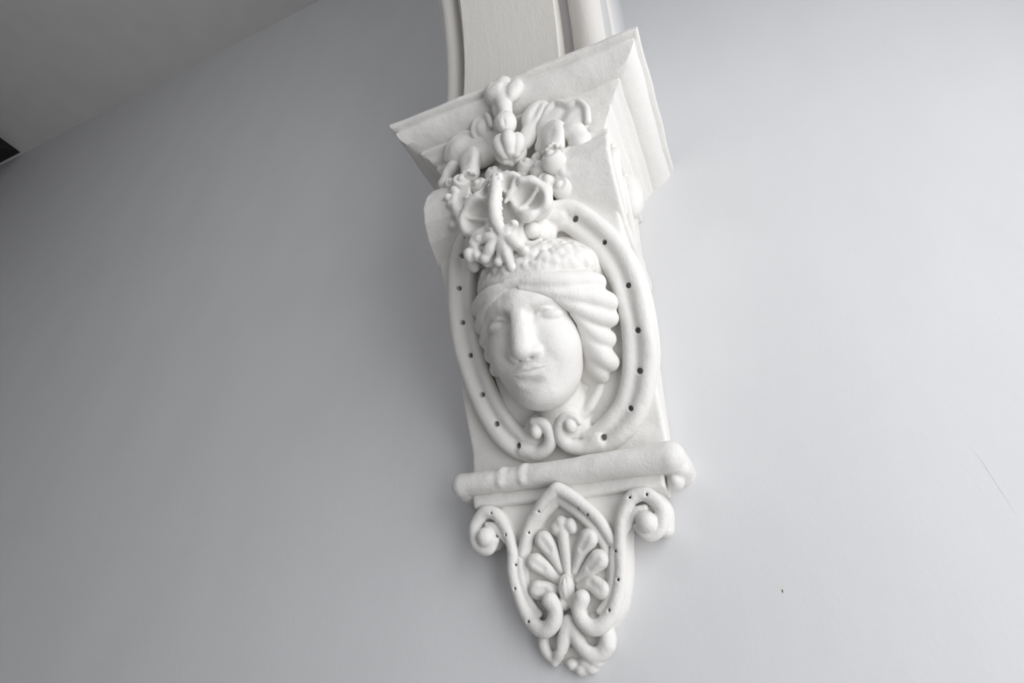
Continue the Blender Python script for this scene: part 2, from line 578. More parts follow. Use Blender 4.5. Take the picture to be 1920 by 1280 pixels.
# --- side volutes
vol = [(0.0, -0.115), (0.10, -0.12), (0.20, -0.135), (0.252, -0.164), (0.268, -0.195), (0.273, -0.230), (0.262, -0.257),
       (0.240, -0.282), (0.208, -0.306), (0.185, -0.318), (0.150, -0.325), (0.08, -0.32), (0.0, -0.31)]
for sgn in (-1, 1):
    x0, x1 = (0.074, 0.166) if sgn > 0 else (-0.166, -0.074)
    cv = Carve(FW, (min(x0, x1) - 0.03, -0.37, -0.01), (max(x0, x1) + 0.03, -0.10, 0.29), 0.0018)
    cv.slab([(z_, d_) for d_, z_ in vol], x0, x1, 0.005, 0.0, axes=(1, 2, 0))
    xs = sgn * 0.166
    # sunk side with a raised rim, an inner curl and a boss
    sunk = [(0.0, -0.135), (0.19, -0.155), (0.236, -0.178), (0.252, -0.205), (0.256, -0.230), (0.244, -0.254), (0.222, -0.272), (0.17, -0.300), (0.0, -0.29)]
    xo = (xs - 0.010, xs + 0.03) if sgn > 0 else (xs - 0.03, xs + 0.010)
    cv.slab([(z_, d_) for d_, z_ in sunk], xo[0], xo[1], 0.004, 0.003, True, axes=(1, 2, 0))
    cv.stroke([(xs - sgn * .006, -.150, .15), (xs - sgn * .004, -.165, .20), (xs - sgn * .004, -.20, .225), (xs - sgn * .004, -.245, .210), (xs - sgn * .005, -.275, .175)],
              [.006, .010, .012, .010, .006], 0.004)
    cv.stroke([(xs - sgn * .006, -.28, .10), (xs - sgn * .003, -.235, .165), (xs - sgn * .003, -.20, .175), (xs - sgn * .006, -.175, .15)], [.005, .008, .008, .004], 0.004)
    cv.ell((xs - sgn * .002, -.170, .110), (.024, .052, .032), 0.005)
    cv.ell((xs - sgn * .006, -.19, .20), (.012, .010, .009), 0.002, True)
    if sgn > 0:
        cv.stroke([(.100, -.190, .262), (.090, -.205, .266), (.0865, -.228, .268), (.090, -.248, .262), (.098, -.250, .262)], [.004, .006, .007, .006, .003], 0.004)
        cv.stroke([(.092, -.165, .252), (.110, -.160, .252), (.135, -.162, .252), (.160, -.164, .25)], [.008, .007, .006, .006], 0.006)
    else:
        cv.stroke([(-.098, -.20, .268), (-.102, -.24, .272), (-.098, -.27, .255)], [.004, .006, .005], 0.004)
        for q in range(6):
            cv.ell((-.108 + .006 * math.sin(q * 2.1), -.195 - .015 * q, (.270, .273, .273, .270, .260, .248)[q]), .008, 0.003)
    part('volute', cv, corbel)

# --- oval frame: two C-shaped bands with scroll ends
CEN = np.array([0.012, 0.18])
BR = [(.046, .352), (.082, .345), (.108, .318), (.131, .284), (.146, .248), (.153, .21), (.154, .175), (.1525, .14), (.149, .11),
      (.142, .082), (.132, .055), (.116, .030), (.095, .009), (.070, -.006), (.046, -.014)]
BL = [(-.072, .357), (-.093, .346), (-.108, .322), (-.119, .288), (-.126, .25), (-.129, .215), (-.129, .18), (-.126, .15), (-.122, .12),
      (-.116, .092), (-.108, .065), (-.097, .040), (-.083, .018), (-.066, .001), (-.048, -.009)]
HR = [(.042, .349), (.0935, .3321), (.1309, .2832), (.1530, .2108), (.1536, .1414), (.1429, .0821), (.118, .0303), (.0703, -.0051), (.0035, -.0189)]
HL = [(-.0912, .3533), (-.1067, .3253), (-.1207, .274), (-.1271, .2155), (-.1212, .1595), (-.1148, .0929), (-.0981, .0415), (-.0669, .0019)]


def offs(curve, d, n):
    c = catmull(curve, 3)
    out = []
    for i, p in enumerate(c):
        t = c[min(i + 1, len(c) - 1)] - c[max(i - 1, 0)]
        t /= np.linalg.norm(t)
        nn = np.array([t[1], -t[0]])
        if nn @ (p - CEN) < 0:
            nn = -nn
        out.append((p[0] + d * nn[0], p[1] + d * nn[1], n))
    return out


for side, C_, H_ in ((1, BR, HR), (-1, BL, HL)):
    xs_ = [p[0] for p in C_]
    cv = Carve(FC, (min(min(xs_) - 0.045, -0.02 if side > 0 else -1), -0.055, -0.03), (max(max(xs_) + 0.045, 0.02 if side < 0 else -1), 0.405, 0.075), 0.0016)
    nb = len(catmull(C_, 3))
    wd = [1 - 0.25 * max(0, (i - nb * 0.85) / (nb * 0.15)) for i in range(nb)]
    cv.stroke(offs(C_, 0.0, 0.000), [0.024 * w for w in wd], 0.003, flat=0.62, per=1)
    cv.stroke(offs(C_, 0.0, -0.016), [0.026 * w for w in wd], 0.004, flat=0.6, per=1)
    cv.stroke(offs(C_, 0.0105, 0.010), [0.0135 * w for w in wd], 0.008, per=1)
    cv.stroke(offs(C_, -0.0160, 0.010), [0.0104 * w for w in wd], 0.008, per=1)
    cv.stroke(offs(C_, -0.003, 0.028), 0.0045, 0.006, True, per=1)
    # bottom scroll
    if side > 0:
        sp = [(.060, -.010, .012), (.036, -.016, .016), (.016, -.009, .020), (.006, .006, .024), (.008, .024, .027), (.020, .036, .029), (.034, .034, .029), (.041, .024, .029)]
        kn = (.0265, .0215)
    else:
        sp = [(-.060, -.004, .012), (-.038, -.012, .016), (-.020, -.007, .020), (-.010, .006, .024), (-.011, .022, .027), (-.019, .034, .029), (-.031, .038, .029)]
        kn = (-.030, .0225)
    cv.stroke(sp, [.016, .013, .011, .010, .009, .008, .007, .005][:len(sp)], 0.003)
    cv.stroke([(p[0] * 0.9 + 0.1 * kn[0], p[1] * .9 + .1 * kn[1], -.004) for p in sp], .014, 0.004)
    cv.ell((kn[0], kn[1], 0.028), (.0105, .0125, .013), 0.002)
    cv.ell((kn[0], kn[1], 0.006), (.026, .026, .014), 0.004)
    # top scroll
    if side > 0:
        cv.stroke([(.090, .350, .012), (.073, .359, .018), (.048, .363, .028), (.028, .357, .040), (.017, .343, .048), (.013, .325, .054), (.018, .309, .057), (.031, .302, .058), (.044, .305, .056)],
                  [.012, .0095, .0080, .0075, .0070, .0065, .006, .005, .0035], 0.003)
        cv.stroke([(.070, .346, .012), (.050, .348, .020), (.034, .342, .026)], [.016, .014, .012], 0.004)
        cv.ell((.034, .323, .054), (.0125, .0135, .0140), 0.0015)
        cv.ell((.034, .323, .030), (.022, .024, .018), 0.004)
        cv.ell((.036, .330, .014), (.026, .030, .018), 0.004)
        cv.ell((.012, .322, .022), (.022, .032, .022), 0.006)
    else:
        cv.ell((-.072, .30, .055), (.012, .016, .012), 0.003)
        cv.ell((-.066, .33, .03), (.024, .036, .022), 0.005)
    for (hu, hv) in H_:
        cv.hole(hu, hv, 0.018, 0.0046 + 0.0006 * math.sin(900 * hu), 0.020, (0.002 * math.sin(700 * hv), 0.002))
    oval_left = part('oval_frame', cv, corbel)

# a brown gap where the left band has come away from the ground
gap = catmull([(-.1004, .1348), (-.0999, .1122), (-.0957, .0892), (-.0877, .0612), (-.0794, .0406), (-.0752, .0329)], 3)
W = FC.world(np.array([(p[0] + .005, p[1] + .002, .002) for p in gap])) - BASE
tube('gap', W, 0.0016, oval_left, 'grime')

# --- head
HX = 0.000
c = Carve(FC, (-0.105, 0.0, -0.03), (0.115, 0.315, 0.155), 0.00115)
c.ell((HX, .215, .008), (.076, .080, .080), 0.02)
c.ell((HX, .155, .030), (.0690, .100, .068), 0.02)
c.ell((HX, .112, .040), (.0590, .056, .050), 0.015)
c.ell((HX, .213, .044), (.060, .046, .056), 0.015)
c.ell((HX, .078, .058), (.034, .022, .030), 0.018)
for q in (-1, 1):
    c.ell((HX + q * .037, .146, .056), (.030, .036, .034), 0.02)
# neck, set well back under the jaw, with the edge of a drape beside it
c.stroke([(HX + .006, .110, .000), (HX + .008, .070, -.006), (HX + .010, .030, -.014)], [.044, .042, .046], 0.006)
c.stroke([(.082, .086, -.004), (.072, .064, .002), (.058, .046, .008), (.046, .036, .010)], [.006, .0075, .008, .008], 0.006)
c.stroke([(.070, .080, -.008), (.058, .056, -.004), (.040, .036, .0)], .010, 0.006)
# nose: straight classical bridge running into the brow, square-cut base
c.stroke([(HX, .214, .088), (HX, .195, .092), (HX, .168, .0995), (HX, .145, .1065)], [.0130, .0140, .0156, .0165], 0.014)
c.ell((HX, .140, .1090), (.0160, .0105, .0120), 0.005)
for q in (-1, 1):
    c.ell((HX + q * .0165, .1380, .0985), (.0098, .0085, .0130), 0.006)
    c.ell((HX + q * .0090, .1295, .1040), (.0040, .0024, .0060), 0.0025, True)
# brows and eyes
for q in (-1, 1):
    c.ell((HX + q * .0390, .1920, .1050), (.0240, .0140, .0200), 0.008, True)
    c.ell((HX + q * .0215, .1920, .1040), (.0080, .0140, .0160), 0.007, True)
    c.stroke([(HX + q * .016, .2090, .0930), (HX + q * .030, .2130, .0890), (HX + q * .050, .2105, .0780), (HX + q * .064, .1990, .0620)], [.0050, .0054, .0052, .0045], 0.012)
    c.ell((HX + q * .0390, .1870, .0690), (.0205, .0125, .0185), 0.002)
    c.stroke([(HX + q * .0190, .1850, .0805), (HX + q * .028, .1955, .0860), (HX + q * .041, .1970, .0840), (HX + q * .0580, .1860, .0690)], [.0018, .0034, .0034, .0018], 0.0015)
    c.stroke([(HX + q * .0190, .1840, .0800), (HX + q * .030, .1765, .0835), (HX + q * .043, .1765, .0815), (HX + q * .0575, .1850, .0690)], [.0014, .0024, .0024, .0014], 0.0018)
# mouth: a soft full muzzle, two low lips and the line between them, laid on the surface
c.ell((HX, .1140, .0800), (.030, .026, .0165), 0.016)
lipu = [(-.024, .1130), (-.014, .1160), (-.006, .1172), (0, .1162), (.006, .1172), (.014, .1160), (.024, .1130)]
lipl = [(-.021, .1105), (-.010, .1075), (0, .1064), (.010, .1075), (.021, .1105)]
seam = [(-.026, .1128), (-.014, .1122), (-.006, .1122), (0, .1114), (.006, .1122), (.014, .1122), (.026, .1128)]
ru, rl = [.0016, .0036, .0044, .0040, .0044, .0036, .0016], [.0018, .0048, .0056, .0048, .0018]
tu = [c.top(HX + p[0], p[1]) for p in lipu]
tl = [c.top(HX + p[0], p[1]) for p in lipl]
c.stroke([(HX + p[0], p[1], t - .45 * r_) for p, t, r_ in zip(lipu, tu, ru)], ru, 0.003)
c.stroke([(HX + p[0], p[1], t - .45 * r_) for p, t, r_ in zip(lipl, tl, rl)], rl, 0.003)
ts = [c.top(HX + p[0], p[1]) for p in seam]
c.stroke([(HX + p[0], p[1], t + .0004) for p, t in zip(seam, ts)], [.0009, .0014, .0017, .0017, .0017, .0014, .0009], 0.0012, True)
c.ell((HX, .0945, c.top(HX, .0945) + .004), (.018, .0050, .0070), 0.008, True)
head = part('head', c, corbel, amp=0.0003)

# hair: wavy locks swept back from the brow on each side
c = Carve(FC, (-0.115, 0.05, -0.03), (0.150, 0.30, 0.125), 0.0013)
R_LOCKS = [
    ([(-.010, .2460, .090), (.030, .2400, .088), (.062, .2330, .074), (.090, .2300, .050), (.110, .2240, .034)], [.007, .012, .016, .017, .0145]),
    ([(.010, .2330, .094), (.044, .2210, .085), (.072, .2110, .066), (.098, .2040, .044), (.117, .1920, .028)], [.004, .009, .015, .019, .0175]),
    ([(.055, .2070, .078), (.076, .1920, .062), (.098, .1780, .040), (.115, .1690, .024)], [.005, .011, .0165, .0150]),
    ([(.072, .1820, .060), (.084, .1630, .044), (.096, .1470, .028), (.105, .1390, .018)], [.005, .011, .016, .0145]),
    ([(.076, .1620, .048), (.082, .1400, .032), (.092, .1180, .020), (.102, .1050, .012)], [.005, .012, .018, .0145]),
    ([(.074, .1450, .034), (.078, .1180, .018), (.081, .0980, .010), (.084, .0870, .006)], [.007, .014, .017, .012]),
]
for pts, rad in R_LOCKS:
    c.stroke(pts, rad, 0.005)
L_LOCKS = [
    ([(.004, .2440, .091), (-.030, .2400, .086), (-.056, .2350, .070), (-.076, .2300, .046), (-.086, .2260, .028)], [.006, .009, .012, .013, .012]),
    ([(-.014, .2340, .090), (-.042, .2250, .082), (-.064, .2130, .060), (-.083, .2000, .032)], [.004, .008, .012, .0135]),
    ([(-.050, .2130, .072), (-.066, .1930, .054), (-.082, .1760, .028)], [.005, .010, .0135]),
    ([(-.062, .1900, .058), (-.072, .1700, .040), (-.083, .1530, .020)], [.004, .009, .0125]),
    ([(-.062, .1680, .048), (-.071, .1460, .030), (-.081, .1290, .014)], [.004, .009, .0115]),
]
for pts, rad in L_LOCKS:
    c.stroke(pts, [r_ * 1.12 for r_ in rad], 0.004)
c.ell((HX, .222, .006), (.088, .056, .078), 0.006)
c.ell((HX + .066, .150, -.008), (.034, .080, .030), 0.008)
c.ell((HX - .064, .170, -.008), (.024, .070, .030), 0.008)
part('hair', c, head)

# stippled headdress above the hair
c = Carve(FC, (-0.105, 0.215, -0.03), (0.150, 0.345, 0.115), 0.0015)
c.ell((.016, .260, .008), (.096, .048, .080), 0.0)
c.ell((.022, .262, -.012), (.118, .062, .046), 0.016)
c.stroke([(-.072, .256, .034), (-.054, .254, .062), (-.016, .250, .084), (.026, .250, .086), (.066, .257, .066), (.098, .268, .034)], .0080, 0.018)
c.stroke([(-.006, .2455, .0945), (.016, .2440, .0965), (.050, .2475, .0865), (.084, .2570, .060), (.104, .2650, .036)], [.0015, .0026, .0030, .0030, .0026], 0.005)
for q in range(420):
    a, b = rng.uniform(-1.3, 1.35), rng.uniform(-.45, 1.0)
    c.ell((.016 + .096 * math.cos(b) * math.sin(a), .261 + .048 * math.sin(b), .008 + .0805 * math.cos(b) * math.cos(a)), rng.uniform(.0024, .0046), 0.006)
part('headdress', c, head)

# --- crest on top of the oval: ruffled shell leaf with a beaded spine
c = Carve(FC, (-0.095, 0.250, -0.01), (0.090, 0.440, 0.120), 0.0013)
plaq = [(-.003, .416), (.022, .396), (.046, .386), (.062, .366), (.050, .350), (.026, .334), (.012, .316), (-.020, .312), (-.050, .334), (-.066, .358), (-.060, .374), (-.028, .394)]
c.slab(plaq, .010, .062, .008, 0.0)
c.slab([(-.058, .336), (-.060, .30), (-.044, .282), (-.018, .276), (-.002, .266), (.008, .282), (.022, .288), (.018, .300), (.012, .318), (.016, .334)], .030, .082, .006, 0.006)
c.ell((.014, .320, .050), (.013, .022, .022), 0.004)
# ruffled cups either side of the spine
CUPS = (((.040, .367, .052), (.033, .031, .036), (.001, .001, .030), (.025, .022, .030)),
        ((-.043, .363, .050), (.031, .033, .036), (.001, .001, .030), (.023, .024, .030)),
        ((.016, .395, .050), (.019, .021, .032), (.001, .002, .028), (.012, .013, .024)),
        ((-.021, .399, .048), (.017, .019, .032), (.000, .002, .028), (.010, .011, .024)))
for ct, ro, dh, rh in CUPS:
    c.ell(ct, ro, 0.006)
for (ru_, rv_, rn_, rr_) in ((.052, .390, .074, .008), (.071, .372, .070, .008), (.066, .350, .074, .008), (.032, .390, .078, .007), (-.056, .388, .072, .008), (-.074, .366, .070, .008),
                             (-.066, .346, .074, .008), (-.036, .392, .074, .007), (-.044, .334, .080, .008), (.040, .338, .080, .008), (.002, .416, .066, .008), (-.014, .414, .064, .007), (.022, .408, .070, .007)):
    c.ell((ru_ * .95, .366 + (rv_ - .366) * .93, rn_ - .002), (rr_ * 1.5, rr_ * 1.4, rr_), 0.014)
for ct, ro, dh, rh in CUPS:
    c.ell((ct[0] + dh[0], ct[1] + dh[1], ct[2] + dh[2] + .007), (rh[0] * 1.12, rh[1] * .86, rh[2]), 0.009, True, rz=-.55 if ct[0] > 0 else .5)
c.stroke([(.022, .352, .074), (.040, .362, .070), (.056, .374, .074)], [.003, .0035, .003], 0.006)
c.stroke([(-.026, .350, .072), (-.044, .360, .068), (-.060, .366, .072)], [.003, .0032, .003], 0.006)
c.stroke([(.006, .372, .076), (.018, .384, .074), (.024, .398, .074)], [.003, .004, .003], 0.006)
# beaded spine
c.stroke([(-.003, .414, .072), (-.003, .389, .084), (-.0070, .367, .090), (-.0080, .344, .093), (-.003, .322, .092)], [.0080, .0095, .0100, .0100, .0085], 0.004)
for q in range(11):
    t = q / 10
    for w in (-1, 1):
        c.ell((-.003 - .006 * t + w * (.0072 + .0012 * (q % 2)), .412 - .080 * t + w * .002, .076 + .026 * t - .008 * t * t), (.0046, .0042, .0052), 0.0015)
# star of leaf tips under it
for tip, bend, w in (((-.042, .324), .004, 1.0), ((-.037, .292), -.004, 1.0), ((-.016, .281), .003, .9), ((.0004, .268), .0, 1.05), ((.0235, .2865), .003, 1.0), ((.0160, .330), -.002, .8)):
    sx, sy = -.005 + tip[0] * .12, .316
    mx, my = (sx + tip[0]) / 2 + bend, (sy + tip[1]) / 2
    c.stroke([(sx, sy, .089), (mx, my, .0905), (tip[0], tip[1], .087)], [.0080 * w, .0094 * w, .0066 * w], 0.0020)
    c.ell((tip[0] + .002 * math.sin(900 * tip[0]), tip[1], .089), (.0080 * w, .0074 * w, .0085), 0.004)
for p, r_ in (((-.0628, .304), .0098), ((-.052, .320), .0090), ((-.050, .300), .0080), ((.008, .302), .0075), ((-.026, .302), .0060)):
    c.ell((p[0], p[1], .086), (r_, r_ * 1.2, .0100), 0.005)
part('crest', c, corbel)

# --- foliage of the capital
def fol(name, lo, hi, h=0.0016):
    return Carve(FW, lo, hi, h)


c = fol('fleuron', (-.055, -.12, .24), (.055, .035, .34))
c.stroke([(.000, -.100, .292), (-.003, -.072, .296), (-.006, -.030, .302)], [.0125, .0140, .0200], 0.004)
c.ell((-.020, -.028, .304), (.0210, .0280, .018), 0.006, rz=.3)
c.ell((-.004, -.010, .303), (.0180, .0170, .016), 0.005)
c.ell((.018, -.038, .303), (.0150, .0260, .014), 0.004, rz=-.35)
c.ell((.0045, -.034, .326), (.0045, .022, .009), 0.006, True, rz=-.2)
c.ell((-.020, -.060, .290), (.010, .026, .012), 0.006, rz=.2)
part('fleuron', c, corbel)

c = fol('bead', (-.035, -.155, .25), (.035, -.080, .33))
c.ell((-.0005, -.112, .296), (.0200, .0245, .0190), 0.0)
for q in (-.009, .004):
    c.stroke([(q, -.134, .306), (q * 1.25, -.112, .3180), (q, -.090, .306)], .0018, 0.003, True)
part('bead', c, corbel)
c = fol('bud', (-.04, -.205, .23), (.05, -.125, .33))
for q in range(6):
    a = q * math.pi / 3 + .25
    c.stroke([(.0035, -.142, .284), (.0035 + .0165 * math.sin(a), -.152, .284 + .0165 * math.cos(a)), (.0035 + .0180 * math.sin(a), -.168, .282 + .0180 * math.cos(a)), (.0035 + .011 * math.sin(a), -.182, .278 + .011 * math.cos(a))],
             [.0050, .0105, .0115, .0080], 0.0015)
c.ell((.0035, -.166, .282), (.016, .022, .016), 0.003)
part('bud', c, corbel)


FZ = -0.009


def leaf(cells, hollows=(), rims=(), lo=None, hi=None, name='leaf'):
    c = Carve(FW, lo, hi, 0.0016)
    for (p, r_, rz_) in cells:
        c.ell((p[0], p[1] + FZ, p[2]), r_, 0.006, rz=rz_)
    for (p, r_, rz_) in hollows:
        c.ell((p[0], p[1] + FZ, p[2] + .010), r_, 0.008, True, rz=rz_)
    for pts, r_ in rims:
        c.stroke([(a[0], a[1] + FZ, a[2]) for a in pts], r_, 0.007)
    return part(name, c, corbel)


# right: upright leaf, large two-lobed leaf
leaf([((.046, -.074, .272), (.0240, .034, .015), -.5), ((.030, -.115, .266), (.017, .035, .014), -.3)],
     [((.050, -.082, .282), (.0050, .034, .010), -.45)], (), (-.01, -.17, .23), (.085, -.02, .32))
leaf([((.076, -.100, .262), (.028, .044, .018), -.55), ((.112, -.118, .262), (.026, .044, .018), -.35), ((.068, -.145, .255), (.030, .030, .02), -.5)],
     [((.080, -.112, .285), (.017, .032, .014), -.55), ((.114, -.137, .285), (.015, .030, .014), -.3)],
     [([(.056, -.112, .270), (.068, -.084, .276), (.084, -.070, .278), (.096, -.080, .279), (.108, -.090, .279), (.124, -.090, .278), (.136, -.110, .276), (.137, -.142, .272)],
       [.005, .006, .0065, .006, .006, .0065, .0065, .006])], (.02, -.22, .22), (.165, -.04, .32))
leaf([((.108, -.150, .270), (.024, .015, .016), -.2), ((.118, -.168, .258), (.020, .024, .018), 0)], (), (), (.07, -.22, .22), (.165, -.11, .31), 'curled_leaf')
# left: broad lobe, small curled leaf
leaf([((-.096, -.080, .256), (.044, .038, .020), .35), ((-.066, -.098, .256), (.046, .038, .020), .45), ((-.108, -.074, .258), (.028, .032, .020), .1)],
     [((-.078, -.090, .290), (.040, .022, .016), .5)], [([(-.136, -.090, .258), (-.132, -.064, .264), (-.112, -.046, .268), (-.086, -.052, .270), (-.056, -.076, .270), (-.036, -.104, .270)], [.004, .0055, .006, .0055, .005, .004])], (-.165, -.18, .22), (.0, -.02, .31))
leaf([((-.056, -.058, .270), (.017, .024, .016), .2), ((-.044, -.085, .262), (.020, .034, .016), .3)], [((-.054, -.062, .290), (.008, .014, .010), .2)],
     [([(-.068, -.085, .268), (-.074, -.062, .276), (-.066, -.038, .280), (-.048, -.036, .282)], [.004, .006, .006, .004]), ([(-.050, -.030, .282), (-.040, -.052, .286), (-.034, -.078, .284)], [.004, .006, .004])],
     (-.1, -.14, .23), (-.005, -.01, .32), 'curled_leaf')
leaf([((-.130, -.125, .256), (.010, .020, .012), -.5), ((-.140, -.145, .25), (.014, .014, .012), 0), ((-.120, -.118, .258), (.012, .014, .012), 0)], (), (), (-.175, -.19, .22), (-.09, -.08, .3), 'sprout')
# folded leaves flaring up either side
for sg, (sx, sz) in ((1, (.078, -.156)), (-1, (-.077, -.148))):
    c = fol('folded_leaf', (sx - .065, sz - .10, .22), (sx + .065, sz + .055, .33))
    c.ell((sx - .001, sz + .004, .270), (.0200, .030, .020), 0.004, rz=-.08)
    c.ell((sx, sz - .026, .270), (.0175, .022, .016), 0.006)
    c.stroke([(sx + .006, sz + .022, .274), (sx + .0130, sz + .008, .280), (sx + .0130, sz - .014, .281), (sx + .0110, sz - .034, .277)], [.0060, .0075, .0070, .0050], 0.010)
    c.ell((sx - .012, sz + .002, .296), (.0120, .026, .0070), 0.012, True)
    for q in range(6):
        c.ell((sx - .015 + .006 * q, sz - .043 - .003 * math.sin(q * 1.7), .279 + .006 * math.sin(q * .63)), (.0040, .0034, .0045), 0.003)
    part('folded_leaf', c, corbel)

# berries: one shape, many copies
def berry_mesh():
    nu, nv_ = 24, 24
    v, f = [], []
    for j in range(nv_ + 1):
        th = math.pi * j / nv_
        for i in range(nu):
            ph = 2 * math.pi * i / nu
            r = 1 - 0.13 * math.exp(-((th - .50) / .14) ** 2) + 0.05 * math.exp(-((th - .80) / .16) ** 2) + 0.10 * math.exp(-(th / .30) ** 2)
            r += 0.03 * math.sin(3 * ph + 1) * math.sin(th)
            v.append((r * math.sin(th) * math.cos(ph), r * math.sin(th) * math.sin(ph), r * math.cos(th)))
    for j in range(nv_):
        for i in range(nu):
            i2 = (i + 1) % nu
            f.append((j * nu + i, (j + 1) * nu + i, (j + 1) * nu + i2, j * nu + i2))
    return mesh_np('berry', v, f)


bm_ = berry_mesh()
bm_.materials.append(MAT['plaster'])
BER = [(-.094, -.196, .268, .018), (-.122, -.172, .256, .013), (.024, -.197, .258, .017), (-.004, -.222, .262, .018), (-.036, -.188, .258, .016), (.050, -.216, .254, .020),
       (.058, -.250, .252, .021), (.078, -.226, .274, .020), (.082, -.262, .248, .018), (.034, -.240, .254, .018),
       (.044, -.184, .254, .014), (-.060, -.208, .258, .017), (-.030, -.218, .258, .017), (-.078, -.235, .258, .015), (-.10, -.228, .262, .013),
       (-.056, -.250, .252, .017), (.012, -.250, .254, .017), (-.085, -.258, .256, .012), (-.066, -.272, .248, .013), (.016, -.210, .252, .014),
       (-.030, -.247, .256, .015)]
for i, (x, z_, d_, r_) in enumerate(BER):
    o = bpy.data.objects.new('berry', bm_)
    COL.objects.link(o)
    o.parent = corbel
    o.location = tuple(np.array([x, -d_, z_]) - BASE)
    o.scale = (r_, r_ * rng.uniform(.9, 1.1), r_)
    dirv = Vector((rng.uniform(-.2, .6), -1, rng.uniform(-.3, .5)))
    o.rotation_euler = dirv.to_track_quat('Z', 'Y').to_euler()

# --- roll moulding and fillet under the console
c = Carve(FW, (-0.20, -0.73, -0.01), (0.21, -0.60, 0.10), 0.0015)
c.stroke([(-.163, -.651, .062), (-.06, -.652, .062), (.06, -.652, .062), (.163, -.651, .063)], [.0175, .0185, .0200, .0215], 0.0)
c.slab([(-.170, -.670), (.172, -.672), (.172, -.634), (-.170, -.636)], 0.0, .055, .010, .006)
c.stroke([(.163, -.652, .060), (.168, -.654, .040), (.168, -.654, .0)], [.0210, .020, .020], .006)
c.stroke([(-.163, -.652, .060), (-.164, -.653, .04), (-.162, -.653, .0)], [.0170, .017, .017], .006)
c.ell((.172, -.666, .048), (.014, .012, .016), .004)
c.ell((.164, -.679, .040), (.012, .012, .018), .004)
c.ell((.176, -.656, .026), (.010, .014, .018), .004)
for q in (-.088, -.052):
    c.stroke([(q, -.634, .060), (q - .002, -.643, .0735), (q - .003, -.660, .0745)], [.003, .0056, .0045], .008)
part('roll', c, corbel)
c = Carve(FW, (-0.18, -0.73, -0.01), (0.18, -0.65, 0.09), 0.0016)
c.slab([(-.146, -.688), (.150, -.690), (.152, -.664), (-.150, -.664)], 0.0, .056, .006, 0.0)
part('fillet', c, corbel)

# --- pendant below: plate, scrolled border, palmette
AX = -0.003
half = [(.0, .036), (.104, .036), (.100, .0), (.086, -.030), (.088, -.057), (.086, -.085), (.078, -.117), (.067, -.143), (.050, -.166), (.044, -.182), (.029, -.196), (.0, -.205)]
poly = [(AX + x, y) for x, y in half] + [(AX - x, y) for x, y in half[::-1][1:-1]]
c = Carve(FT, (-0.13, -0.23, -0.06), (0.13, 0.06, 0.02), 0.0020)
c.slab(poly, -.06, .004, .004, 0.0)
plate = part('pendant_plate', c, corbel)

for sg in (-1, 1):
    c = Carve(FT, (-0.175 if sg < 0 else -0.02, -0.185, -0.06), (0.02 if sg < 0 else 0.175, 0.04, 0.05), 0.0016)
    m_ = lambda pts: [(AX * (0.3 if p[1] > -.06 else 1) + sg * p[0], p[1], p[2]) for p in pts]
    outer = [(.106, -.036, .016), (.119, -.050, .016), (.139, -.040, .014), (.1415, -.014, .014), (.125, .005, .015), (.104, .002, .016), (.088, -.020, .016),
             (.0805, -.050, .015), (.080, -.080, .014), (.0735, -.110, .014), (.063, -.136, .015), (.048, -.153, .017), (.032, -.157, .019), (.020, -.148, .021), (.0165, -.133, .022), (.023, -.121, .023)]
    rad = [.005, .007, .0085, .0095, .010, .010, .0090, .0085, .0085, .0088, .0095, .0105, .0108, .0105, .0105, .0115]
    c.stroke(m_(outer), rad, 0.002)
    inner = [(.121, -.012, .014), (.108, -.016, .014), (.094, -.032, .013), (.072, -.058, .012), (.069, -.082, .012), (.064, -.106, .012), (.055, -.126, .012), (.043, -.138, .013)]
    c.stroke(m_(inner), [.005, .006, .006, .0062, .0062, .0062, .006, .005], 0.002)
    c.stroke(m_([(p[0], p[1], -.012) for p in outer[2:]]), .0125, 0.004, flat=1.6)
    c.ell(m_([(.121, -.031, .018)])[0], (.0150, .0155, .0160), 0.002)
    c.ell(m_([(.121, -.024, -.006)])[0], (.024, .026, .018), 0.004)
    c.ell(m_([(.121, -.024, -.020)])[0], (.021, .023, .030), 0.004)
    for (hu, hv) in ((.108, .003), (.0865, -.030), (.074, -.072), (.075, -.104), (.0565, -.146)) if sg < 0 else ((.104, .003), (.127, .004), (.076, -.065), (.0745, -.100), (.059, -.137)):
        c.hole(m_([(hu, hv, 0)])[0][0], hv, 0.016 if hv > 0 else 0.012, 0.0020, 0.010)
    part('scrolled_border', c, plate)

c = Carve(FT, (-0.085, -0.135, -0.02), (0.085, 0.05, 0.06), 0.0016)
c.stroke([(-.068, -.058, .012), (-.053, -.022, .018), (-.028, .006, .026), (-.006, .022, .030), (.004, .024, .030), (.026, .008, .026), (.052, -.020, .018), (.068, -.052, .012)],
         [.0070, .0080, .0085, .0095, .0095, .0085, .0080, .0070], 0.002)
c.stroke([(-.064, -.110, .007), (-.065, -.080, .007), (-.056, -.040, .010), (-.034, -.010, .014), (-.006, .010, .016), (.000, .010, .016), (.028, -.014, .014), (.052, -.046, .010), (.060, -.078, .007), (.058, -.108, .007)],
         [.0050, .006, .0065, .0068, .0072, .0072, .0068, .0065, .006, .005], 0.002)
c.stroke([(-.055, -.03, .000), (-.030, .000, .006), (-.002, .018, .010), (.028, -.002, .006), (.054, -.03, .000)], .013, 0.004)
for (hu, hv) in ((-.032, -.003), (-.052, -.030), (.040, -.014), (.028, -.004)):
    c.hole(hu, hv, 0.018, 0.0018, 0.012)
part('pointed_arch', c, plate)


